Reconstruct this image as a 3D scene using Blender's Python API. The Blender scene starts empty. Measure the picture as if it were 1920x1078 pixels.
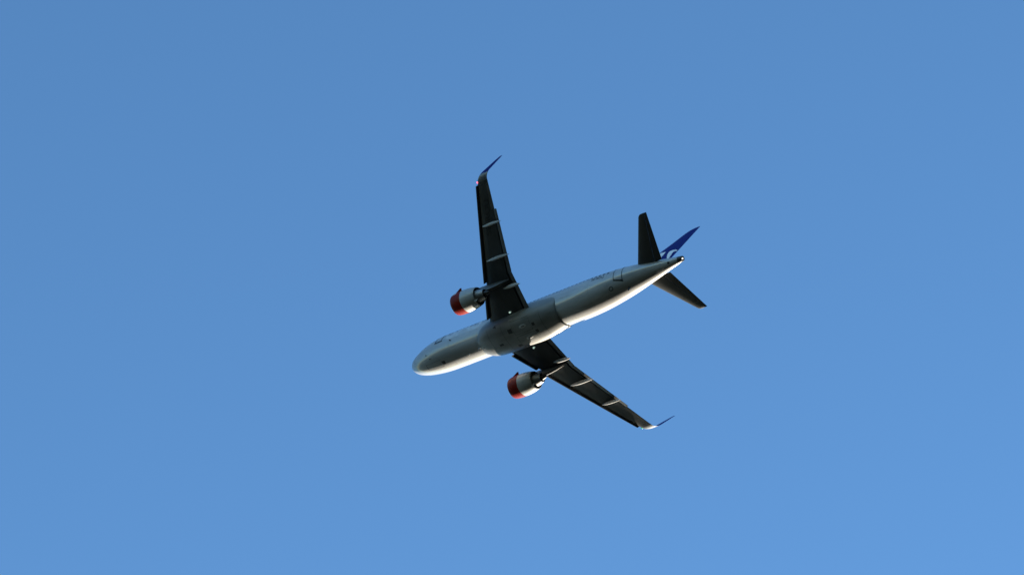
import bpy, bmesh, math
import numpy as np
from mathutils import Matrix, Vector

R = math.radians
scene = bpy.context.scene
col = scene.collection

# ------------------------------------------------------------------ camera, sky, sun, exposure
ELEV = R(64.0)                      # the photographer looks up at the passing aircraft
EYE = np.array([0.0, 0.0, 1.7])
cam_data = bpy.data.cameras.new('camera')
cam_data.sensor_width = 36.0
cam_data.lens = 97.23
cam_data.clip_start = 0.1
cam_data.clip_end = 200000.0
cam = bpy.data.objects.new('camera', cam_data)
cam.location = EYE
cam.rotation_euler = (math.pi / 2 + ELEV, 0, 0)
col.objects.link(cam)
scene.camera = cam

# aircraft attitude: columns are the body axes (aft, starboard, up) seen from the camera (right, down, away)
A = np.array([[0.757, 0.536, 0.374], [-0.302, 0.794, -0.528], [-0.580, 0.287, 0.762]])
_u, _s, _v = np.linalg.svd(A)
A = _u @ _v
sE, cE = math.sin(ELEV), math.cos(ELEV)
C = np.array([[1, 0, 0], [0, sE, cE], [0, -cE, sE]])
BODY = C @ A
LOC = EYE + C @ np.array([1.93, 3.73, 300.0])

sun_body = np.array([-0.25, 0.96, 0.085])
sun_dir = BODY @ (sun_body / np.linalg.norm(sun_body))
SUN_EL = math.asin(sun_dir[2])
SUN_AZ = math.atan2(sun_dir[0], sun_dir[1])

world = bpy.data.worlds.new('World')
scene.world = world
world.use_nodes = True
nt = world.node_tree
nt.nodes.clear()
out = nt.nodes.new('ShaderNodeOutputWorld')
bg = nt.nodes.new('ShaderNodeBackground')
sky = nt.nodes.new('ShaderNodeTexSky')
sky.sky_type = 'NISHITA'
sky.sun_disc = False
sky.sun_elevation = SUN_EL
sky.sun_rotation = SUN_AZ
sky.altitude = 0
sky.air_density = 1.0
sky.dust_density = 0.0
sky.ozone_density = 3.3
bg.inputs['Strength'].default_value = 0.15
nt.links.new(sky.outputs[0], bg.inputs['Color'])
nt.links.new(bg.outputs[0], out.inputs['Surface'])

sun_data = bpy.data.lights.new('sun', 'SUN')
sun_data.energy = 4.6
sun_data.angle = R(0.53)
sun_data.color = (1.0, 0.86, 0.68)
sun = bpy.data.objects.new('sun', sun_data)
sun.rotation_euler = Vector(sun_dir).to_track_quat('Z', 'Y').to_euler()
sun.location = (200, 200, 400)
col.objects.link(sun)

scene.view_settings.view_transform = 'Standard'
scene.view_settings.look = 'None'
scene.view_settings.exposure = 1.95
scene.view_settings.gamma = 1.0

# ------------------------------------------------------------------ materials
def paint(name, rgb, rough=0.3, coat=0.0, metal=0.0, spec=0.5, dirt=0.0, scale=1.2, emit=None, stretch=(0.25, 1, 1)):
    m = bpy.data.materials.new(name)
    m.use_nodes = True
    t = m.node_tree
    b = t.nodes['Principled BSDF']
    b.inputs['Base Color'].default_value = (*rgb, 1)
    b.inputs['Roughness'].default_value = rough
    b.inputs['Metallic'].default_value = metal
    b.inputs['Specular IOR Level'].default_value = spec
    b.inputs['Coat Weight'].default_value = coat
    b.inputs['Coat Roughness'].default_value = 0.06
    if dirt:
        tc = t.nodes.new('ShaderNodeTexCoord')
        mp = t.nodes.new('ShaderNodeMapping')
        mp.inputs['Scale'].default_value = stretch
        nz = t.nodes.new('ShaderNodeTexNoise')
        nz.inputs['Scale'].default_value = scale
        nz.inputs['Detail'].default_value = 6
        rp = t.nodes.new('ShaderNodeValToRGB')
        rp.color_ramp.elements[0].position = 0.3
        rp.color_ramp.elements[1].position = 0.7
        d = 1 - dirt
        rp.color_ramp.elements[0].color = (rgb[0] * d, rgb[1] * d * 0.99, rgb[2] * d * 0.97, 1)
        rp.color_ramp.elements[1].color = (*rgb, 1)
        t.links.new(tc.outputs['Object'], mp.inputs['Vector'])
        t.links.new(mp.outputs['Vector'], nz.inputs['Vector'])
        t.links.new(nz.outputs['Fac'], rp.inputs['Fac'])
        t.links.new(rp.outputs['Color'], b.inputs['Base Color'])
        ra = t.nodes.new('ShaderNodeMapRange')
        ra.inputs['To Min'].default_value = rough
        ra.inputs['To Max'].default_value = min(1, rough * 1.5)
        t.links.new(nz.outputs['Fac'], ra.inputs['Value'])
        t.links.new(ra.outputs['Result'], b.inputs['Roughness'])
    if emit:
        b.inputs['Emission Color'].default_value = (*emit[0], 1)
        b.inputs['Emission Strength'].default_value = emit[1]
    return m

M = {
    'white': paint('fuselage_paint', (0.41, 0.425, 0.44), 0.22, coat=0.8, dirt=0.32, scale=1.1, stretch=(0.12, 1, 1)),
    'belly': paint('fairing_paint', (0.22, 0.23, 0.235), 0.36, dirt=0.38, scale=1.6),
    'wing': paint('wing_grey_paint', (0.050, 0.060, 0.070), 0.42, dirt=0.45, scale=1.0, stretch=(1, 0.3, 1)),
    'flap': paint('flap_grey_paint', (0.11, 0.12, 0.13), 0.42, dirt=0.35, scale=1.6),
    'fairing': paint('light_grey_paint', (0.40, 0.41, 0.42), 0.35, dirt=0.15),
    'tippaint': paint('wing_tip_paint', (0.13, 0.14, 0.15), 0.3, coat=0.3, dirt=0.1),
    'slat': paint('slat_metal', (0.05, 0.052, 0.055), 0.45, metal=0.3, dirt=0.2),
    'tail': paint('tailplane_grey_paint', (0.05, 0.053, 0.056), 0.42, dirt=0.15),
    'blue': paint('deep_blue_paint', (0.0015, 0.006, 0.14), 0.42, spec=0.1),
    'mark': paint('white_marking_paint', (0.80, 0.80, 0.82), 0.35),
    'red': paint('red_cowl_paint', (0.19, 0.010, 0.004), 0.3, spec=0.10, dirt=0.1),
    'cowl': paint('pale_cowl_paint', (0.36, 0.375, 0.375), 0.3, coat=0.3, dirt=0.12),
    'lip': paint('polished_lip_metal', (0.80, 0.80, 0.80), 0.22, metal=1.0),
    'core': paint('core_nozzle_metal', (0.30, 0.30, 0.30), 0.4, metal=0.7, dirt=0.2),
    'hot': paint('exhaust_metal', (0.05, 0.047, 0.045), 0.5, metal=0.5),
    'duct': paint('duct_lining', (0.035, 0.035, 0.038), 0.6),
    'pylon': paint('pylon_grey_paint', (0.10, 0.105, 0.11), 0.4, dirt=0.2),
    'dark': paint('dark_seal', (0.012, 0.014, 0.018), 0.5),
    'greyseal': paint('grey_seal', (0.06, 0.065, 0.07), 0.5),
    'seam': paint('grey_seam', (0.22, 0.225, 0.23), 0.5),
    'wingseam': paint('wing_seam', (0.05, 0.053, 0.058), 0.5),
    'glass': paint('cabin_glass', (0.02, 0.025, 0.03), 0.08),
    'silver': paint('silver_lettering', (0.50, 0.53, 0.56), 0.2, coat=0.8),
    'navy': paint('navy_lettering', (0.01, 0.03, 0.12), 0.4),
    'lamp': paint('lamp_lens', (0.7, 0.75, 0.72), 0.2, emit=((0.70, 1.0, 0.86), 0.14)),
    'navred': paint('red_lamp_lens', (0.6, 0.05, 0.05), 0.2, emit=((1.0, 0.10, 0.16), 0.9)),
    'navgreen': paint('green_lamp_lens', (0.05, 0.5, 0.2), 0.2, emit=((0.1, 1.0, 0.4), 0.12)),
    'apulamp': paint('white_lamp_lens', (0.8, 0.8, 0.8), 0.2, emit=((1.0, 0.97, 0.9), 0.8)),
}

# ------------------------------------------------------------------ the ground far below
def make_ground():
    bm = bmesh.new()
    rings = [0, 60, 250, 1000, 4000, 12000, 30000, 60000]
    prev = None
    n = 64
    for r in rings:
        if r == 0:
            cur = [bm.verts.new((0, 0, 0))]
        else:
            cur = [bm.verts.new((r * math.cos(2 * math.pi * k / n), r * math.sin(2 * math.pi * k / n), 0)) for k in range(n)]
        if prev is not None:
            for k in range(n):
                if len(prev) == 1:
                    bm.faces.new((prev[0], cur[k], cur[(k + 1) % n]))
                else:
                    bm.faces.new((prev[k], cur[k], cur[(k + 1) % n], prev[(k + 1) % n]))
        prev = cur
    me = bpy.data.meshes.new('ground')
    bm.to_mesh(me)
    bm.free()
    o = bpy.data.objects.new('ground', me)
    col.objects.link(o)
    m = bpy.data.materials.new('grassland')
    m.use_nodes = True
    t = m.node_tree
    b = t.nodes['Principled BSDF']
    b.inputs['Roughness'].default_value = 0.95
    b.inputs['Specular IOR Level'].default_value = 0.1
    tc = t.nodes.new('ShaderNodeTexCoord')
    n1 = t.nodes.new('ShaderNodeTexNoise')
    n1.inputs['Scale'].default_value = 0.01
    n1.inputs['Detail'].default_value = 8
    rp = t.nodes.new('ShaderNodeValToRGB')
    rp.color_ramp.elements[0].position = 0.35
    rp.color_ramp.elements[0].color = (0.008, 0.012, 0.008, 1)
    rp.color_ramp.elements[1].position = 0.65
    rp.color_ramp.elements[1].color = (0.018, 0.020, 0.012, 1)
    t.links.new(tc.outputs['Object'], n1.inputs['Vector'])
    t.links.new(n1.outputs['Fac'], rp.inputs['Fac'])
    t.links.new(rp.outputs['Color'], b.inputs['Base Color'])
    me.materials.append(m)
    o['kind'] = 'structure'
    o['label'] = 'flat dark green grassland far below the aircraft'
make_ground()

# ------------------------------------------------------------------ mesh helpers (body coordinates: x aft of the nose, y starboard, z up)
X0 = 17.0
plane = bpy.data.objects.new('airliner', None)
plane.empty_display_size = 3
col.objects.link(plane)
plane.location = LOC
plane.rotation_euler = Matrix(BODY.tolist()).to_euler()
plane['label'] = 'white twin-engine passenger jet with grey wings, red engine cowls and blue fin, banking overhead'
plane['category'] = 'airplane'

class MB:
    def __init__(self):
        self.v, self.f = [], []
    def add(self, verts, faces):
        o = len(self.v)
        self.v += [tuple(map(float, p)) for p in verts]
        self.f += [tuple(i + o for i in f) for f in faces]
    def loft(self, rings, cap0=True, cap1=True):
        n = len(rings[0])
        vs, fs = [], []
        for r in rings:
            vs += list(r)
        for i in range(len(rings) - 1):
            for k in range(n):
                k2 = (k + 1) % n
                fs.append((i * n + k, i * n + k2, (i + 1) * n + k2, (i + 1) * n + k))
        if cap0:
            fs.append(tuple(range(n)))
        if cap1:
            fs.append(tuple((len(rings) - 1) * n + k for k in range(n)))
        self.add(vs, fs)
    def grid(self, P):                       # P[i][j] -> open sheet
        ni, nj = len(P), len(P[0])
        vs = [p for row in P for p in row]
        self.add(vs, [(i * nj + j, i * nj + j + 1, (i + 1) * nj + j + 1, (i + 1) * nj + j) for i in range(ni - 1) for j in range(nj - 1)])
    def build(self, name, mat, parent, label=None, sharp=38, mirror=False, recalc=True):
        me = bpy.data.meshes.new(name)
        vs = [(x - X0, -y if mirror else y, z) for x, y, z in self.v]
        me.from_pydata(vs, [], self.f)
        bm = bmesh.new()
        bm.from_mesh(me)
        bmesh.ops.remove_doubles(bm, verts=bm.verts, dist=1e-5)
        if recalc:
            bmesh.ops.recalc_face_normals(bm, faces=bm.faces)
        bm.to_mesh(me)
        bm.free()
        me.shade_smooth()
        me.set_sharp_from_angle(angle=R(sharp))
        me.materials.append(M[mat])
        o = bpy.data.objects.new(name, me)
        col.objects.link(o)
        o.parent = parent
        if label:
            o['label'] = label
        return o

def pchip(xs, ys):
    xs, ys = np.array(xs, float), np.array(ys, float)
    h = np.diff(xs)
    d = np.diff(ys) / h
    m = np.zeros(len(xs))
    for i in range(1, len(xs) - 1):
        if d[i - 1] * d[i] > 0:
            w1, w2 = 2 * h[i] + h[i - 1], h[i] + 2 * h[i - 1]
            m[i] = (w1 + w2) / (w1 / d[i - 1] + w2 / d[i])
    m[0], m[-1] = d[0], d[-1]
    def f(x):
        x = min(max(x, xs[0]), xs[-1])
        i = min(int(np.searchsorted(xs, x, 'right')) - 1, len(xs) - 2)
        t = (x - xs[i]) / h[i]
        return ((1 + 2 * t) * (1 - t) ** 2 * ys[i] + t * (1 - t) ** 2 * h[i] * m[i] + t * t * (3 - 2 * t) * ys[i + 1] + t * t * (t - 1) * h[i] * m[i + 1])
    return f

# ------------------------------------------------------------------ fuselage
PROF = [  # x, top, bottom, half width
    (0.0, -.52, -.58, .03), (.06, -.28, -.80, .27), (.2, -.08, -.98, .49), (.5, .18, -1.22, .79), (1.0, .47, -1.46, 1.09),
    (1.6, .79, -1.65, 1.33), (2.3, 1.22, -1.81, 1.55), (3.1, 1.66, -1.93, 1.73), (4.1, 1.92, -2.02, 1.87), (5.2, 2.04, -2.06, 1.95),
    (6.6, 2.07, -2.07, 1.975), (23.6, 2.07, -2.07, 1.975), (25.2, 2.07, -2.0, 1.97), (27.0, 2.07, -1.74, 1.92), (29.0, 2.05, -1.30, 1.77),
    (31.0, 2.02, -.80, 1.52), (33.0, 1.93, -.29, 1.17), (35.0, 1.74, .22, .77), (36.3, 1.55, .56, .50), (36.95, 1.44, .73, .38)]
NOSE = .15
PROF = [(NOSE + p[0] * (1 - NOSE / 6.6) if p[0] < 6.6 else p[0],) + p[1:] for p in PROF]
_k = [math.sqrt(p[0] - NOSE) for p in PROF]
_top, _bot, _hw = (pchip(_k, [p[i] for p in PROF]) for i in (1, 2, 3))
def sect(x):
    s = math.sqrt(max(x - NOSE, 0))
    t, b, w = _top(s), _bot(s), _hw(s)
    return (t + b) / 2, (t - b) / 2, w
def fus(x, th, off=0.0):
    zc, h, w = sect(x)
    c, s = math.cos(th), math.sin(th)
    n = np.array([c / w, s / h])
    n /= np.linalg.norm(n)
    return np.array([x, w * c + n[0] * off, zc + h * s + n[1] * off])
def th_port(x, z):                          # angle on the port flank for a height
    zc, h, w = sect(x)
    return math.pi - math.asin(max(-1, min(1, (z - zc) / h)))
NTH = 96
xs = [0, .02, .06, .12, .2, .32, .5, .7, 1.0, 1.3, 1.6, 1.95, 2.3, 2.7, 3.1, 3.6, 4.1, 4.7, 5.2, 5.9, 6.6] + [7.5 + i for i in range(16)] + [23.6 + .45 * i for i in range(30)] + [36.95]
xs = sorted(set(NOSE + x * (1 - NOSE / 6.6) if x < 6.6 else x for x in xs if x <= 36.95))
mb = MB()
mb.loft([[fus(x, 2 * math.pi * k / NTH) for k in range(NTH)] for x in xs])
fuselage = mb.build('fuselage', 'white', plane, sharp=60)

def patch(x0, x1, za, zb, off, nx=8, nz=6, thick=0.02):     # a curved plate lying on the port flank
    rows = []
    for i in range(nx + 1):
        x = x0 + (x1 - x0) * i / nx
        rows.append([(x, th_port(x, za + (zb - za) * j / nz)) for j in range(nz + 1)])
    m = MB()
    m.grid([[fus(x, t, off) for x, t in r] for r in rows])
    return m
def band(x0, x1, t0, t1, off, nx=6, ntt=6):                  # the same by angle (degrees)
    m = MB()
    m.grid([[fus(x0 + (x1 - x0) * i / nx, R(t0 + (t1 - t0) * j / ntt), off) for j in range(ntt + 1)] for i in range(nx + 1)])
    return m

def ring_patch(m, x0, x1, z0, z1, w, off):          # four strips round a door
    for a in ((x0, x1, z0, z0 + w), (x0, x1, z1 - w, z1), (x0, x0 + w, z0 + w, z1 - w), (x1 - w, x1, z0 + w, z1 - w)):
        p = patch(*a, off, 12, 24)
        m.add(p.v, p.f)

# doors on the port flank
for dx0, dx1, z0, z1, sill in ((4.75, 5.75, -.50, 1.40, .13), (29.75, 30.75, -.62, 1.30, .06)):
    d = patch(dx0, dx1, z0, z1, .006, 12, 24).build('door', 'white', fuselage, recalc=False)
    s = MB()
    ring_patch(s, dx0 - .03, dx1 + .03, z0 - .03, z1 + .03, .085, .014)
    p = patch(dx0 - .06, dx1 + .06, z0 - sill, z0, .018)
    s.add(p.v, p.f)
    s.build('door_seal', 'dark', d, recalc=False)
# cabin windows on the port flank
def window_mb(x, z, w=.13, h=.19):
    m = MB()
    c = [fus(x, th_port(x, z), .006)]
    n = 16
    rim = []
    for k in range(n):
        a = 2 * math.pi * k / n
        px, pz = x + w * abs(math.cos(a)) ** .7 * math.copysign(1, math.cos(a)), z + h * abs(math.sin(a)) ** .7 * math.copysign(1, math.sin(a))
        rim.append(fus(px, th_port(px, pz), .006))
    m.add(c + rim, [(0, 1 + k, 1 + (k + 1) % n) for k in range(n)])
    return m
xw = 6.55
while xw < 29.4:
    window_mb(xw, .45).build('cabin_window', 'glass', fuselage)
    xw += .533
# cockpit side window
for cx0, cx1, cz0, cz1 in ((2.0, 2.62, .42, .86), (2.70, 3.30, .45, .98)):
    patch(cx0, cx1, cz0, cz1, .006).build('cockpit_window', 'glass', fuselage, recalc=False)

# antennae, probes, drain mast, lights on the belly
def blade(x, th, length, height, chord_back, thick, mat, name, parent=fuselage, label=None):
    m = MB()
    b0 = fus(x, R(th), -.02)
    n = fus(x, R(th), 1.0) - fus(x, R(th), 0.0)
    n /= np.linalg.norm(n)
    ax = np.array([1., 0, 0])
    sd = np.cross(n, ax)
    rings = []
    for f in (0, .5, 1.0):
        c = length * (1 - .45 * f)
        base = b0 + n * (height * f + .02) + ax * chord_back * f
        rings.append([base + ax * c * u + sd * thick * s * (1 - .4 * f) for u, s in ((0, 0), (.25, 1), (.6, .9), (1, 0), (.6, -.9), (.25, -1))])
    m.loft(rings)
    return m.build(name, mat, parent, label)
blade(10.72, -92.9, .34, .30, .10, .03, 'white', 'antenna')
blade(11.20, -86.5, .34, .30, .10, .03, 'white', 'antenna')
blade(9.05, -85.8, .26, .16, .05, .06, 'white', 'antenna')
blade(7.05, -152.6, .22, .14, .05, .05, 'dark', 'probe')
blade(3.84, -119.0, .22, .12, .06, .04, 'dark', 'probe')
blade(3.35, -136.0, .22, .12, .06, .04, 'dark', 'probe')
blade(30.85, -84.0, .42, .40, .16, .07, 'dark', 'drain_mast')

def disc_band(x, th, r, r_in=0.0):                       # round panel or ring on the skin
    m = MB()
    zc, h, w = sect(x)
    rad = (h + w) / 2
    n = 24
    P = []
    for rr in ((r_in, r) if r_in else (0.001, r)):
        P.append([fus(x + rr * math.cos(2 * math.pi * k / n), R(th) + rr * math.sin(2 * math.pi * k / n) / rad, .006) for k in range(n)])
    vs = P[0] + P[1]
    m.add(vs, [(k, (k + 1) % n, n + (k + 1) % n, n + k) for k in range(n)])
    return m
disc_band(29.25, -110.5, .26, .15).build('outflow_panel', 'greyseal', fuselage)
disc_band(36.0, -128, .14).build('vent_port', 'dark', fuselage)
# nose gear doors: two closed panels with dark seams and a dark slot behind
m = MB()
for y0, y1 in ((-110, -90.3), (-89.7, -70)):
    p = band(3.1, 5.3, -90 + (y0 + 90) * .62, -90 + (y1 + 90) * .62, .007)
    m.add(p.v, p.f)
m.build('nose_gear_door', 'white', fuselage, recalc=False)
m = MB()
for a in ((3.05, 5.35, -103.0, -102.3), (3.05, 5.35, -77.7, -77.0), (3.05, 3.1, -103, -77), (5.3, 5.75, -96, -84)):
    p = band(*a, .009)
    m.add(p.v, p.f)
m.build('gear_bay_slot', 'dark', fuselage, recalc=False)
# panel joints round the barrel
for x in (1.35, 6.9, 11.0, 23.9, 26.6, 28.9, 31.9, 34.4):
    band(x, x + .018, -180, 180, .003, 1, 96).build('panel_seam', 'seam', fuselage, recalc=False)
# aft cargo door and service doors on the lower starboard flank
for x0, x1, a0, a1 in ((25.0, 26.85, -52, -18), (7.6, 9.45, -52, -16), (33.0, 33.6, -62, -40)):
    m = MB()
    for b in ((x0, x1, a0, a0 + 1), (x0, x1, a1 - 1, a1), (x0, x0 + .03, a0 + 1, a1 - 1), (x1 - .03, x1, a0 + 1, a1 - 1)):
        p = band(*b, .004)
        m.add(p.v, p.f)
    m.build('cargo_door_seam', 'seam', fuselage, recalc=False)

# exhaust of the auxiliary power unit at the tail end
def lathe(m, prof, cx, cy, cz, n=40, axis_tilt=0.0, a0=0.0, a1=2 * math.pi):
    full = abs(a1 - a0 - 2 * math.pi) < 1e-6
    nn = n if full else n + 1
    vs = []
    for x, r in prof:
        for k in range(nn):
            a = a0 + (a1 - a0) * k / n
            vs.append((cx + x, cy + r * math.cos(a), cz + r * math.sin(a) + axis_tilt * x))
    fs = []
    for i in range(len(prof) - 1):
        for k in range(n if full else n):
            k2 = (k + 1) % nn
            fs.append((i * nn + k, i * nn + k2, (i + 1) * nn + k2, (i + 1) * nn + k))
    m.add(vs, fs)
m = MB()
lathe(m, [(0, .372), (.25, .335), (.50, .285), (.55, .26), (.50, .20), (.2, .20), (.2, 0.001)], 36.95, 0, 1.085, 32, .10)
apu = m.build('tail_exhaust', 'hot', plane, recalc=False)
m = MB()
lathe(m, [(-.07, .001), (-.05, .055), (0, .062), (.06, .045), (.08, .001)], 37.42, .02, 1.14, 16)
m.build('tail_lamp', 'apulamp', apu)

# ------------------------------------------------------------------ lettering helper
def text_mesh(body, size):
    cu = bpy.data.curves.new('t', 'FONT')
    cu.body = body
    cu.size = size
    cu.align_x = 'LEFT'
    cu.offset = 0.018 * size
    ob = bpy.data.objects.new('t', cu)
    col.objects.link(ob)
    dg = bpy.context.evaluated_depsgraph_get()
    me = bpy.data.meshes.new_from_object(ob.evaluated_get(dg))
    bpy.data.objects.remove(ob)
    bm = bmesh.new()
    bm.from_mesh(me)
    bmesh.ops.triangulate(bm, faces=bm.faces)
    ys = [v.co.y for v in bm.verts]
    step = .12
    y = min(ys) + step
    if size > .6:
        while y < max(ys):
            bmesh.ops.bisect_plane(bm, geom=bm.verts[:] + bm.edges[:] + bm.faces[:], plane_co=(0, y, 0), plane_no=(0, 1, 0))
            y += step
    return bm, me
def lettering(body, size, fn, name, mat, parent):
    bm, me = text_mesh(body, size)
    for v in bm.verts:
        p = fn(v.co.x, v.co.y)
        v.co = (p[0] - X0, p[1], p[2])
    bm.to_mesh(me)
    bm.free()
    me.name = name
    me.materials.clear()
    me.materials.append(M[mat])
    o = bpy.data.objects.new(name, me)
    col.objects.link(o)
    o.parent = parent
    return o
def on_port(x0, z0, off=.009):
    return lambda u, v: fus(x0 + u, th_port(x0 + u, z0 + v), off)
lettering('SAS', 3.3, on_port(6.3, -.62, .005), 'airline_lettering', 'silver', fuselage)
lettering('SE-ROU', .48, on_port(26.95, -.20), 'registration_lettering', 'dark', fuselage)
lettering('SE-ROU', .30, lambda u, v: fus(34.35 + u, R(-92) + v / 1.0, .012), 'registration_lettering', 'mark', fuselage)

# ------------------------------------------------------------------ belly fairing
FAIR = [  # x, bottom z, half width, top z
    (10.9, -2.03, 1.1, -1.3), (11.3, -2.14, 1.50, -1.1), (11.9, -2.28, 1.84, -.85), (12.8, -2.41, 2.06, -.65), (14.0, -2.50, 2.16, -.5),
    (16.0, -2.53, 2.20, -.45), (18.0, -2.53, 2.20, -.45), (19.6, -2.48, 2.13, -.45), (20.8, -2.37, 2.02, -.45), (21.6, -2.27, 1.93, -.45), (22.05, -2.20, 1.87, -.47), (22.17, -2.16, 1.84, -.5), (22.22, -2.08, 1.76, -.55)]
fb, fw, ft = (pchip([p[0] for p in FAIR], [p[i] for p in FAIR]) for i in (1, 2, 3))
fe = pchip([10.9, 13.0, 19.0, 22.22], [2.3, 2.7, 2.7, 2.15])
def fair_pt(x, t, off=0.0):                 # t from 0 (port top) to 1 (starboard top)
    a = math.pi * t
    e = 2 / fe(x)
    w, zt, zb = fw(x) + off, ft(x), fb(x) - off
    c, s = math.cos(a), math.sin(a)
    return np.array([x, -w * math.copysign(abs(c) ** e, c), zt + (zb - zt) * abs(s) ** e])
xf = sorted(set([p[0] for p in FAIR] + list(np.arange(11, 22, .35).round(3))))
mb = MB()
rings = []
for x in xf:
    ring = [fair_pt(x, k / 48) for k in range(49)]
    ring.append(np.array([x, fw(x) * .75, ft(x) + .25]))
    ring.append(np.array([x, -fw(x) * .75, ft(x) + .25]))
    rings.append(ring)
mb.loft(rings)
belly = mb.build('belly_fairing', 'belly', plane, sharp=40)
def fair_t(x, y):
    w = fw(x)
    c = -y / w
    return math.acos(math.copysign(abs(c) ** (fe(x) / 2), c)) / math.pi
def fair_xy(x, y, off=.006):
    return fair_pt(x, fair_t(x, y), off)
def fair_plate(x0, x1, y0, y1, off=.006, taper=1.0, nx=6, ny=6):
    m = MB()
    P = []
    for i in range(nx + 1):
        u = i / nx
        k = taper + (1 - taper) * u
        yc = (y0 + y1) / 2
        P.append([fair_xy(x0 + (x1 - x0) * u, yc + (y0 - yc + (y1 - y0) * j / ny) * k, off) for j in range(ny + 1)])
    m.grid(P)
    return m
for a in ((15.65, 16.20, -1.02, -.52), (18.92, 19.28, -.80, -.45), (18.92, 19.28, .08, .43), (13.70, 14.25, .22, .48), (15.75, 16.25, 1.05, 1.38)):
    fair_plate(*a).build('vent', 'dark', belly, recalc=False)
fair_plate(13.85, 14.3, -1.82, -1.55, taper=.1).build('scoop', 'dark', belly, recalc=False)
def oval(x, y, a, b):
    m = MB()
    n = 28
    ri = []
    for rr, off in ((1.0, .006), (.55, .03), (.01, .03)):
        ri.append([fair_xy(x + a * rr * math.cos(2 * math.pi * k / n), y + b * rr * math.sin(2 * math.pi * k / n), off) for k in range(n)])
    vs = ri[0] + ri[1] + ri[2]
    m.add(vs, [(q * n + k, q * n + (k + 1) % n, (q + 1) * n + (k + 1) % n, (q + 1) * n + k) for q in (0, 1) for k in range(n)])
    return m
for x, y in ((17.75, -.83), (17.80, .66)):
    d = oval(x, y, .50, .20).build('access_cover', 'fairing', belly)
    fair_plate(x - .22, x + .22, y - .05, y + .07, .034).build('cover_slot', 'dark', d, recalc=False)
fair_plate(16.1, 16.7, -1.83, -1.77, .008).build('grab_strip', 'fairing', belly, recalc=False)
# main landing gear doors: seams on the fairing
m = MB()
w = .028
for sg in (-1, 1):
    ya, yb = sg * .12, sg * 1.62
    lo, hi = min(ya, yb), max(ya, yb)
    for a in ((16.3, 16.3 + w, lo, hi), (18.75, 18.75 + w, lo, hi), (16.3, 18.78, ya - w / 2, ya + w / 2), (16.3, 18.78, yb - w / 2, yb + w / 2)):
        p = fair_plate(*a, .003)
        m.add(p.v, p.f)
for x in (12.9, 14.9, 20.2):
    p = fair_plate(x, x + w, -1.7, 1.7, .003, ny=20)
    m.add(p.v, p.f)
m.build('gear_door_seam', 'dark', belly, recalc=False)

# ------------------------------------------------------------------ wings (built to starboard, mirrored to port)
def xle(y): return 13.47 + .535 * (y - 2.45)
def xte(y): return 18.72 + (y - 1.9) * .075 if y < 6.4 else 19.06 + (y - 6.4) * .331
def zle(y): return -1.18 + .097 * y + .0010 * y * y
def tk(y): return np.interp(y, [1, 6.4, 16.9], [.150, .118, .105])
def naca(x, t):
    x = max(0.0, min(1.0, x))
    return 5 * t * (.2969 * math.sqrt(x) - .126 * x - .3516 * x * x + .2843 * x ** 3 - .1015 * x ** 4)
def wpt(y, xc, side, inc=.03):               # side +1 upper, -1 lower
    c = xte(y) - xle(y)
    t = tk(y)
    camber = .012 * math.sin(math.pi * xc)
    z = camber + side * naca(xc, t)
    return np.array([xle(y) + xc * c, y, zle(y) + c * (z - inc * xc)])
def cosx(a, b, n):
    return [a + (b - a) * (1 - math.cos(math.pi * i / (n - 1))) / 2 for i in range(n)]
def lex(a, b, n):                            # clustered near the nose of the section
    return [a + (b - a) * (i / (n - 1)) ** 2 for i in range(n)]
def xcut(y): return np.interp(y, [1.0, 6.41, 13.45], [18.02, 18.58, 21.15])
def frac(y, x): return (x - xle(y)) / (xte(y) - xle(y))

def wing_main():
    m = MB()
    rings = []
    for y in [1.2, 2.1, 3, 4, 5, 6.0, 6.41, 7, 8, 9, 10, 11, 12, 13, 13.45]:
        fl = frac(y, xcut(y))
        fu = min(.985, frac(y, xcut(y) + .36))
        up = [wpt(y, x, 1) for x in lex(0.005, fu, 22)[::-1]]
        lo = [wpt(y, x, -1) for x in lex(0.0, fl, 22)]
        cove = [wpt(y, fl, 1) - np.array([0, 0, .03]), wpt(y, fu, 1) - np.array([0, 0, .012])]
        rings.append(up + lo + cove)
    m.loft(rings)
    rings = []
    for y in [13.453, 14.2, 15, 15.8, 16.3, 16.62]:
        fa = frac(y, xte(y) - .26 * (xte(13.45) - xle(13.45)) * (1 - .06 * (y - 13.45))) if y < 16.35 else .997
        fa = .76 if y < 16.35 else .997
        up = [wpt(y, x, 1) for x in lex(.005, fa, 22)[::-1]]
        lo = [wpt(y, x, -1) for x in lex(0, fa, 22)]
        rings.append(up + lo)
    # keep the blunt hinge line up to the aileron's outer end, then a full section
    m.loft(rings[:5])
    ys = [16.32, 16.62]
    m.loft([[wpt(y, x, 1) for x in lex(.005, .995, 22)[::-1]] + [wpt(y, x, -1) for x in lex(0, .995, 22)] for y in ys], cap1=False)
    return m

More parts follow.
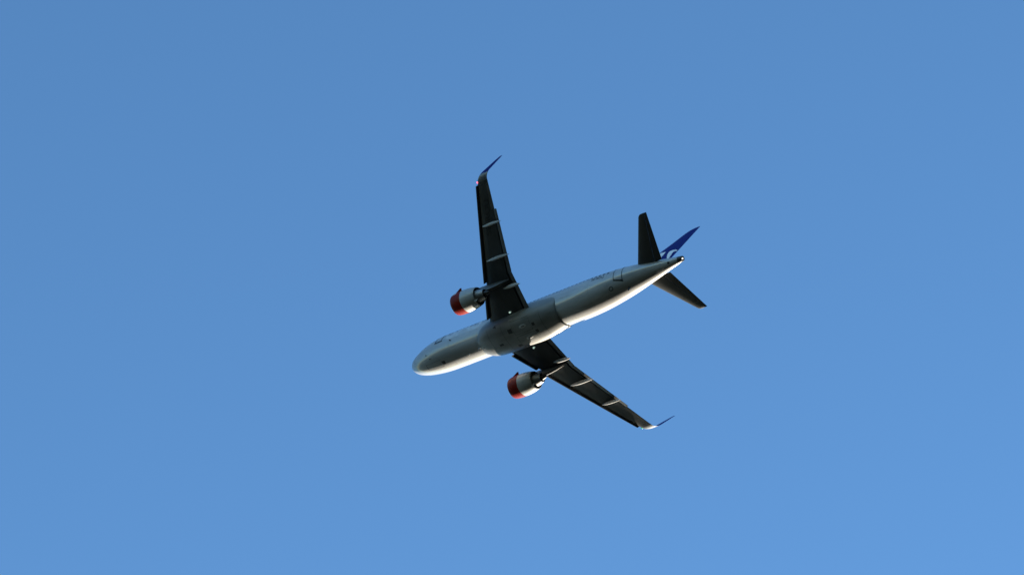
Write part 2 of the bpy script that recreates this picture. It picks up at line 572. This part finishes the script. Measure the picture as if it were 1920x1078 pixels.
Y_T = 16.62
def tip_ring(cant, L=0.0, n=22, t=.10, grow=1.0):
    r = .86
    c0 = R(6.5)
    if L == 0:
        y = Y_T + r * (math.sin(cant) - math.sin(c0))
        z = zle(Y_T) + r * (math.cos(c0) - math.cos(cant))
    else:
        y = Y_T + r * (math.sin(cant) - math.sin(c0)) + L * math.cos(cant)
        z = zle(Y_T) + r * (math.cos(c0) - math.cos(cant)) + L * math.sin(cant)
    arc = r * (cant - c0)
    amax = r * (R(80) - c0)
    if L == 0:
        q = arc / amax
        x0 = xle(Y_T) + .52 * arc + .42 * q * q
        c = np.interp(q, [0, .5, 1], [xte(Y_T) - xle(Y_T), 1.24, 1.02])
    else:
        q = L / 1.62
        x0 = xle(Y_T) + .52 * amax + .42 + L * 1.03 + .18 * max(0, q - .75) * 4 * .5
        c = np.interp(q, [0, .8, 1], [1.02, .58, .34])
    nrm = np.array([0, -math.sin(cant), math.cos(cant)])
    inc = .03 * max(0, 1 - arc / amax)
    out_ = []
    for x, s in [(x, 1) for x in lex(.005, .995, n)[::-1]] + [(x, -1) for x in lex(0, .995, n)]:
        camber = .012 * math.sin(math.pi * x)
        out_.append(np.array([x0 + x * c, y, z]) + nrm * c * (s * naca(x, np.interp(arc + L, [0, amax, 3], [.104, .085, .07])) + camber - inc * x))
    return out_

def slat_mb(y0, y1):
    m = MB()
    rings = []
    for i in range(7):
        y = y0 + (y1 - y0) * i / 6
        c = xte(y) - xle(y)
        ch = .15 * c if y > 6 else .125 * c
        fr = ch / c
        fwd, dn = .30 - .004 * y, .15 - .003 * y
        a = R(17)
        pts = [wpt(y, x, 1) for x in lex(.0, fr * 1.25, 14)[::-1]] + [wpt(y, x, -1) for x in lex(.004, fr * .62, 9)[1:]]
        # inner (concave) side
        pts += [wpt(y, fr * .55, -1) + np.array([0, 0, .35 * c * .06]), wpt(y, fr * .75, 1) - np.array([0, 0, .045 * c * .6]), wpt(y, fr * 1.2, 1) - np.array([0, 0, .012])]
        o = wpt(y, 0, 1)
        q = []
        for p in pts:
            d = p - o
            q.append(o + np.array([d[0] * math.cos(a) + d[2] * math.sin(a) * 1 - fwd, d[1], -d[0] * -math.sin(a) * 1 * 0 + d[2] * math.cos(a) + d[0] * math.sin(a) - dn - ch * math.sin(a) * .55]))
        rings.append(q)
    m.loft(rings)
    return m

def flap_mb(y0, y1, te):
    m = MB()
    rings = []
    n = 9
    for i in range(n):
        y = y0 + (y1 - y0) * i / (n - 1)
        xs_ = xcut(y) + np.interp(y, [6, 13.4], [.19, .13])
        xt = te(y)
        c = xt - xs_
        zl = wpt(y, frac(y, xcut(y)), -1)[2]
        a = R(9)
        ring = []
        for x, s in [(x, 1) for x in lex(.0, .99, 14)[::-1]] + [(x, -1) for x in lex(.0, .99, 14)[1:]]:
            th = 2.0 * naca(x, .12) if s > 0 else naca(x, .07)
            px = x * c
            pz = np.interp(y, [2, 6.4, 13.4], [.09, .05, -.015]) + s * th * c
            ring.append(np.array([xs_ + px, y, zl + pz - px * math.tan(a)]))
        rings.append(ring)
    m.loft(rings)
    return m

def canoe(y, xf_, xa, ht, hw, droop):
    m = MB()
    rings = []
    n = 22
    zb = wpt(y, frac(y, min(xcut(y), xa)), -1)[2]
    for i in range(n):
        u = i / (n - 1)
        x = xf_ + (xa - xf_) * u
        env = max(.02, (math.sin(math.pi * min(1, u * 1.15 + .0)) if u < .43 else 1) ** .75 if u < .43 else (1 - ((u - .43) / .57) ** 2.2))
        env = max(env, .03)
        f = frac(y, min(x, xcut(y)))
        zs = wpt(y, f, -1)[2]
        zc = zs - ht * .34 * min(1, u * 2.2) - droop * max(0, (u - .45) / .55) ** 1.2
        rings.append([(x, y + hw * env * math.cos(2 * math.pi * k / 18), zc + ht * .55 * env * math.sin(2 * math.pi * k / 18)) for k in range(18)])
    m.loft(rings)
    return m

def lower_plate(x0, x1, y0, y1, off=.006):
    m = MB()
    P = []
    for i in range(5):
        row = []
        for j in range(5):
            y = y0 + (y1 - y0) * j / 4
            x = x0 + (x1 - x0) * i / 4
            p = wpt(y, frac(y, x), -1)
            row.append(p - np.array([0, 0, off]))
        P.append(row)
    m.grid(P)
    return m

te_in = lambda y: 18.94 + (y - 1.9) * .072
te_out = lambda y: 19.30 + (y - 6.45) * .340
SIDE = {False: 'starboard', True: 'port'}
wings = {}
for mir in (True, False):
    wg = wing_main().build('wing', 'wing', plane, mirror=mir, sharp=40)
    wings[mir] = wg
    m = MB()
    m.loft([tip_ring(R(c)) for c in (6.5, 12, 18, 25, 32, 40, 48, 58)], cap0=False, cap1=False)
    m.build('wing_tip', 'tippaint', wg, mirror=mir)
    m = MB()
    m.loft([tip_ring(R(c)) for c in (58, 65, 72, 80)] + [tip_ring(R(80), L) for L in (.25, .6, .95, 1.25, 1.48, 1.6)], cap0=False)
    m.build('sharklet', 'blue', wg, mirror=mir)
    for y0, y1 in ((2.5, 5.2), (6.33, 8.85), (8.856, 11.4), (11.406, 13.9), (13.906, 16.40)):
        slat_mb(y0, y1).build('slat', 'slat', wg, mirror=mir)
    flap_mb(2.02, 6.435, te_in).build('flap', 'flap', wg, mirror=mir)
    flap_mb(6.455, 13.40, te_out).build('flap', 'flap', wg, mirror=mir)
    # aileron
    m = MB()
    rings = []
    for y in (13.46, 14.2, 15, 15.7, 16.314):
        rings.append([wpt(y, x, 1) for x in cosx(.764, .995, 6)[::-1]] + [wpt(y, x, -1) for x in cosx(.764, .995, 6)])
    m.loft(rings)
    m.build('aileron', 'flap', wg, mirror=mir)
    for y, xa_, xb_, h, hw, dr in ((5.07, 17.2, 19.9, .55, .19, .36), (8.49, 17.0, 20.55, .52, .18, .34), (12.13, 18.75, 21.72, .46, .16, .32)):
        canoe(y, xa_, xb_, h, hw, dr).build('flap_track_fairing', 'fairing', wg, mirror=mir)
    # fuel tank access panels along the span
    for k in range(14):
        m = MB()
        y = 3.2 + k * .92
        if abs(y - 5.7) < .5:
            continue
        xm = xle(y) + .44 * (xcut(y) - xle(y))
        n = 14
        vs = []
        for rr in (1, .86):
            for q in range(n):
                a = 2 * math.pi * q / n
                yy, xx = y + .30 * rr * math.cos(a), xm + .17 * rr * math.sin(a) + (.48 * .30 * rr * math.cos(a))
                vs.append(wpt(yy, frac(yy, xx), -1) - np.array([0, 0, .004]))
        m.add(vs, [(q, (q + 1) % n, n + (q + 1) % n, n + q) for q in range(n)])
        m.build('access_panel_seam', 'wingseam', wg, mirror=mir)
    # landing lamp at the wing root
    m = MB()
    px = 16.45
    base = wpt(2.42, frac(2.42, px), -1)
    lathe(m, [(0, .001), (.02, .09), (.10, .10), (.20, .06), (.24, .001)], px, 2.42, base[2] - .13, 18)
    m.build('landing_lamp', 'lamp', wg, mirror=mir)
    m = MB()
    m.loft([[np.array([px + u, 2.42 + s, base[2] + z]) for u, s in ((-.05, -.05), (.3, -.05), (.3, .05), (-.05, .05))] for z in (.06, -.07)])
    m.build('lamp_bracket', 'fairing', wg, mirror=mir)
    # navigation lamp
    y = 16.66
    p = np.array([xle(y) + .03, y, zle(y)])
    m = MB()
    rg = [[p + np.array([.10 * math.sin(t) * math.cos(a) * 1 - .02, .12 * math.cos(t), .055 * math.sin(t) * math.sin(a)]) for a in np.linspace(0, 2 * math.pi, 12, endpoint=False)] for t in np.linspace(.05, math.pi - .05, 8)]
    m.loft(rg)
    m.build('navigation_lamp', 'navred' if mir else 'navgreen', wg, mirror=mir)
# registration under the port wing
lettering('SE-ROU', 1.15, lambda u, v: wpt(11.0 + u * .95, frac(11.0 + u * .95, xle(11.0 + u * .95) + .55 + (1.0 - v) * .8), -1) * np.array([1, -1, 1]) - np.array([0, 0, .006]), 'registration_lettering', 'dark', wings[True])

# ------------------------------------------------------------------ engines and pylons
NAC = [(0.0, 1.00), (.02, 1.05), (.07, 1.105), (.16, 1.155)]
COW = [(.16, 1.155), (.35, 1.205), (.65, 1.245), (1.05, 1.265), (1.55, 1.262)]
REV = [(1.555, 1.262), (1.9, 1.25), (2.3, 1.215), (2.7, 1.155), (3.05, 1.075), (3.28, 1.01), (3.30, .985), (3.1, .99), (2.6, 1.0), (2.2, .98)]
EX, EY, EZ, TILT = 11.60, 5.76, -2.20, .02
for mir in (True, False):
    def L(prof, n=56):
        m = MB()
        lathe(m, prof, EX, EY, EZ, n, TILT)
        return m
    # nacelle with the pale reverser sleeve as its body
    eng = L(REV).build('engine', 'cowl', plane, mirror=mir, recalc=False)
    L(COW).build('fan_cowl', 'red', eng, mirror=mir)
    L([(.20, .93), (.10, .945), (.03, .965)] + NAC).build('inlet_lip', 'lip', eng, mirror=mir)
    L([(.20, .93), (.5, .92), (1.0, .95), (1.1, .95)]).build('inlet_duct', 'core', eng, mirror=mir)
    # fan: spinner and blades
    L([(.55, .001), (.65, .08), (.9, .22), (1.08, .28)], 24).build('spinner', 'duct', eng, mirror=mir)
    m = MB()
    for k in range(18):
        a = 2 * math.pi * k / 18
        vs = []
        for r, tw, cw in ((.26, .3, .16), (.6, .7, .2), (.94, 1.0, .22)):
            for s in (-1, 1):
                aa = a + s * cw * math.sin(tw) * .5 / r
                vs.append((EX + 1.02 + s * .10 * math.cos(tw), EY + r * math.cos(aa), EZ + r * math.sin(aa)))
        m.add(vs, [(0, 1, 3, 2), (2, 3, 5, 4)])
    m.build('fan', 'core', eng, mirror=mir, recalc=False)
    L([(1.25, .96), (1.25, .28)]).build('fan_backing', 'duct', eng, mirror=mir)
    L([(2.2, .98), (2.2, .70)]).build('duct_wall', 'duct', eng, mirror=mir)
    L([(2.2, .74), (2.8, .76), (3.3, .72), (3.8, .60), (4.15, .50), (4.17, .47), (4.0, .46), (3.6, .44), (3.6, .2)]).build('core_cowl', 'core', eng, mirror=mir)
    L([(3.6, .30), (3.95, .33), (4.3, .27), (4.65, .15), (4.85, .04), (4.87, .001)], 28).build('exhaust_plug', 'hot', eng, mirror=mir)
    # lower bifurcation between sleeve and core
    m = MB()
    m.loft([[(EX + x, EY + s * w, EZ + z) for s, z in ((-1, -.99), (1, -.99), (1, -.60), (-1, -.60))] for x, w in ((2.25, .12), (2.9, .13), (3.45, .05))])
    m.build('bifurcation', 'cowl', eng, mirror=mir)
    # strakes
    for ang in (158, 22):
        m = MB()
        a = R(ang)
        er = np.array([0, math.cos(a), math.sin(a)])
        et = np.array([0, -math.sin(a), math.cos(a)])
        c = np.array([EX, EY, EZ])
        tri = [(.55, 1.225), (1.42, 1.25), (1.50, 1.55), (1.32, 1.55)]
        m.loft([[c + np.array([x, 0, 0]) + er * r + et * s * .018 for x, r in tri] for s in (-1, 1)])
        m.build('strake', 'red', eng, mirror=mir)
    # latch line and ring seams on the cowls
    m = MB()
    lathe(m, [(2.35, 1.213), (2.365, 1.2115)], EX, EY, EZ, 56, TILT)
    for x0, x1 in ((.2, 1.55),):
        pass
    m.build('sleeve_seam', 'core', eng, mirror=mir)
    # pylon
    PY = [(12.3, -.86, -1.05, .03), (12.9, -.66, -1.15, .14), (13.7, -.45, -1.35, .22), (14.6, -.30, -1.55, .25), (15.3, -.35, -1.62, .25), (16.0, -.55, -1.58, .24), (16.7, -.60, -1.48, .21), (17.4, -.60, -1.28, .16), (18.0, -.62, -1.05, .09), (18.5, -.62, -.88, .02)]
    m = MB()
    m.loft([[(x, EY + w * cx, zb + (zt - zb) * cz) for cx, cz in ((-.55, 0), (-1, .18), (-1, .85), (-.6, 1), (.6, 1), (1, .85), (1, .18), (.55, 0))] for x, zt, zb, w in PY])
    m.build('pylon', 'pylon', plane, mirror=mir)
    if mir:
        # small white lettering high on the outer face of the port cowl
        rad = pchip([p[0] for p in COW], [p[1] for p in COW])
        def on_cowl(u, v):
            x = .38 + u
            r = rad(x) + .008
            a = R(186) - v / r
            return np.array([EX + x, -(EY - r * math.cos(a)) + 0 if False else -(EY + r * -math.cos(a)), EZ + r * math.sin(-a) * -1 if False else EZ + r * -math.sin(R(6) - v / r)])
        lettering('SAS', .36, on_cowl, 'cowl_lettering', 'mark', eng)

# ------------------------------------------------------------------ tailplane
def tle(y): return 31.85 + .635 * (y - .4)
def tte(y): return 35.25 + .225 * (y - .4)
def tz(y): return .85 + .1 * y
def tpt(y, x, s):
    c = tte(y) - tle(y)
    return np.array([tle(y) + x * c, y, tz(y) + s * c * naca(x, .10)])
for mir in (True, False):
    m = MB()
    rings = [[tpt(y, x, 1) for x in lex(.004, .70, 16)[::-1]] + [tpt(y, x, -1) for x in lex(0, .70, 16)] for y in (.4, 1.2, 2.4, 3.6, 4.8, 5.7, 5.95)]
    def rnd(y, k):
        return [tpt(y, k + (1 - k) * x * 1.0 if x < .7 else .7, 1) for x in lex(.004, .70, 16)[::-1]] + [tpt(y, k + (1 - k) * x if x < .7 else .7, -1) for x in lex(0, .70, 16)]
    def tipr(y, lead, sq):
        r = []
        for x, s in [(x, 1) for x in lex(.004, .70, 16)[::-1]] + [(x, -1) for x in lex(0, .70, 16)]:
            p = tpt(y, lead + (.70 - lead) * x / .70, s)
            p[2] = tz(y) + (p[2] - tz(y)) * sq
            r.append(p)
        return r
    rings += [tipr(6.08, .05, .85), tipr(6.16, .13, .5), tipr(6.20, .24, .12)]
    m.loft(rings)
    hs = m.build('horizontal_stabilizer', 'tail', plane, mirror=mir)
    m = MB()
    rings = [[tpt(y, x, 1) for x in cosx(.722, .995, 8)[::-1]] + [tpt(y, x, -1) for x in cosx(.722, .995, 8)] for y in (.85, 2.4, 4.2, 6.0, 6.18)]
    m.loft(rings)
    m.build('elevator', 'tail', hs, mirror=mir)

# ------------------------------------------------------------------ fin
FLE = [(1.4, 29.6), (2.0, 30.5), (2.6, 31.15), (4.95, 32.95), (5.98, 33.95), (7.06, 34.86), (7.55, 35.33), (7.78, 35.65), (7.93, 36.05), (8.0, 36.6)]
fle = pchip([p[0] for p in FLE], [p[1] for p in FLE])
def fte(z): return 34.75 + .284 * z
def fpt(z, x, s, off=0.0):
    c = fte(z) - fle(z)
    return np.array([fle(z) + x * c, s * (c * naca(x, .095) + off), z])
def fyx(xw, z, s, off):
    f = (xw - fle(z)) / (fte(z) - fle(z))
    return np.array([xw, s * ((fte(z) - fle(z)) * naca(f, .095) + off), z])
zs_ = [1.4, 2.0, 2.6, 3.4, 4.2, 4.95, 5.98, 6.6, 7.06, 7.4, 7.6, 7.78, 7.88, 7.95, 7.99]
m = MB()
m.loft([[fpt(z, x, 1) for x in lex(.004, .70, 18)[::-1]] + [fpt(z, x, -1) for x in lex(0, .70, 18)] for z in zs_])
fin = m.build('vertical_fin', 'blue', plane, sharp=50)
m = MB()
m.loft([[fpt(z, x, 1) for x in cosx(.706, .995, 8)[::-1]] + [fpt(z, x, -1) for x in cosx(.706, .995, 8)] for z in [1.75] + zs_[1:]])
m.build('rudder', 'blue', fin)
# white curved airline emblem at the foot of the fin, both faces
def emblem(poly, s):
    bm = bmesh.new()
    vs = [bm.verts.new((x, 0, z)) for x, z in poly]
    f = bm.faces.new(vs)
    bmesh.ops.triangulate(bm, faces=[f])
    for k in range(1, 24):
        bmesh.ops.bisect_plane(bm, geom=bm.verts[:] + bm.edges[:] + bm.faces[:], plane_co=(33 + k * .15, 0, 0), plane_no=(1, 0, 0))
    bm.verts.ensure_lookup_table()
    idx = {v: i for i, v in enumerate(bm.verts)}
    pts = [fyx(v.co.x, v.co.z, s, .008) for v in bm.verts]
    fs = [tuple(idx[v] for v in f.verts) for f in bm.faces]
    bm.free()
    return pts, fs
LENS = [(35.78, 3.66), (35.55, 3.93), (35.27, 4.09), (34.94, 4.16), (34.72, 4.10), (34.57, 3.97), (34.52, 3.70), (34.55, 3.38), (34.66, 2.95), (34.85, 2.45), (35.00, 2.2), (35.05, 2.3), (35.12, 2.9), (35.10, 3.30), (35.08, 3.60), (35.30, 3.74), (35.55, 3.72)]
LENS = [(min(x, fte(z) - .03), z) for x, z in LENS]
TRI = [(33.05, 4.34), (33.5, 4.36), (34.05, 4.22), (33.98, 3.9), (33.87, 3.35), (33.75, 2.7), (33.4, 2.2), (32.6, 2.3), (32.6, 3.2), (32.75, 3.9)]
for s in (-1, 1):
    m = MB()
    for poly in (LENS, TRI):
        m.add(*emblem(poly, s))
    m.build('fin_emblem', 'mark', fin, recalc=False)
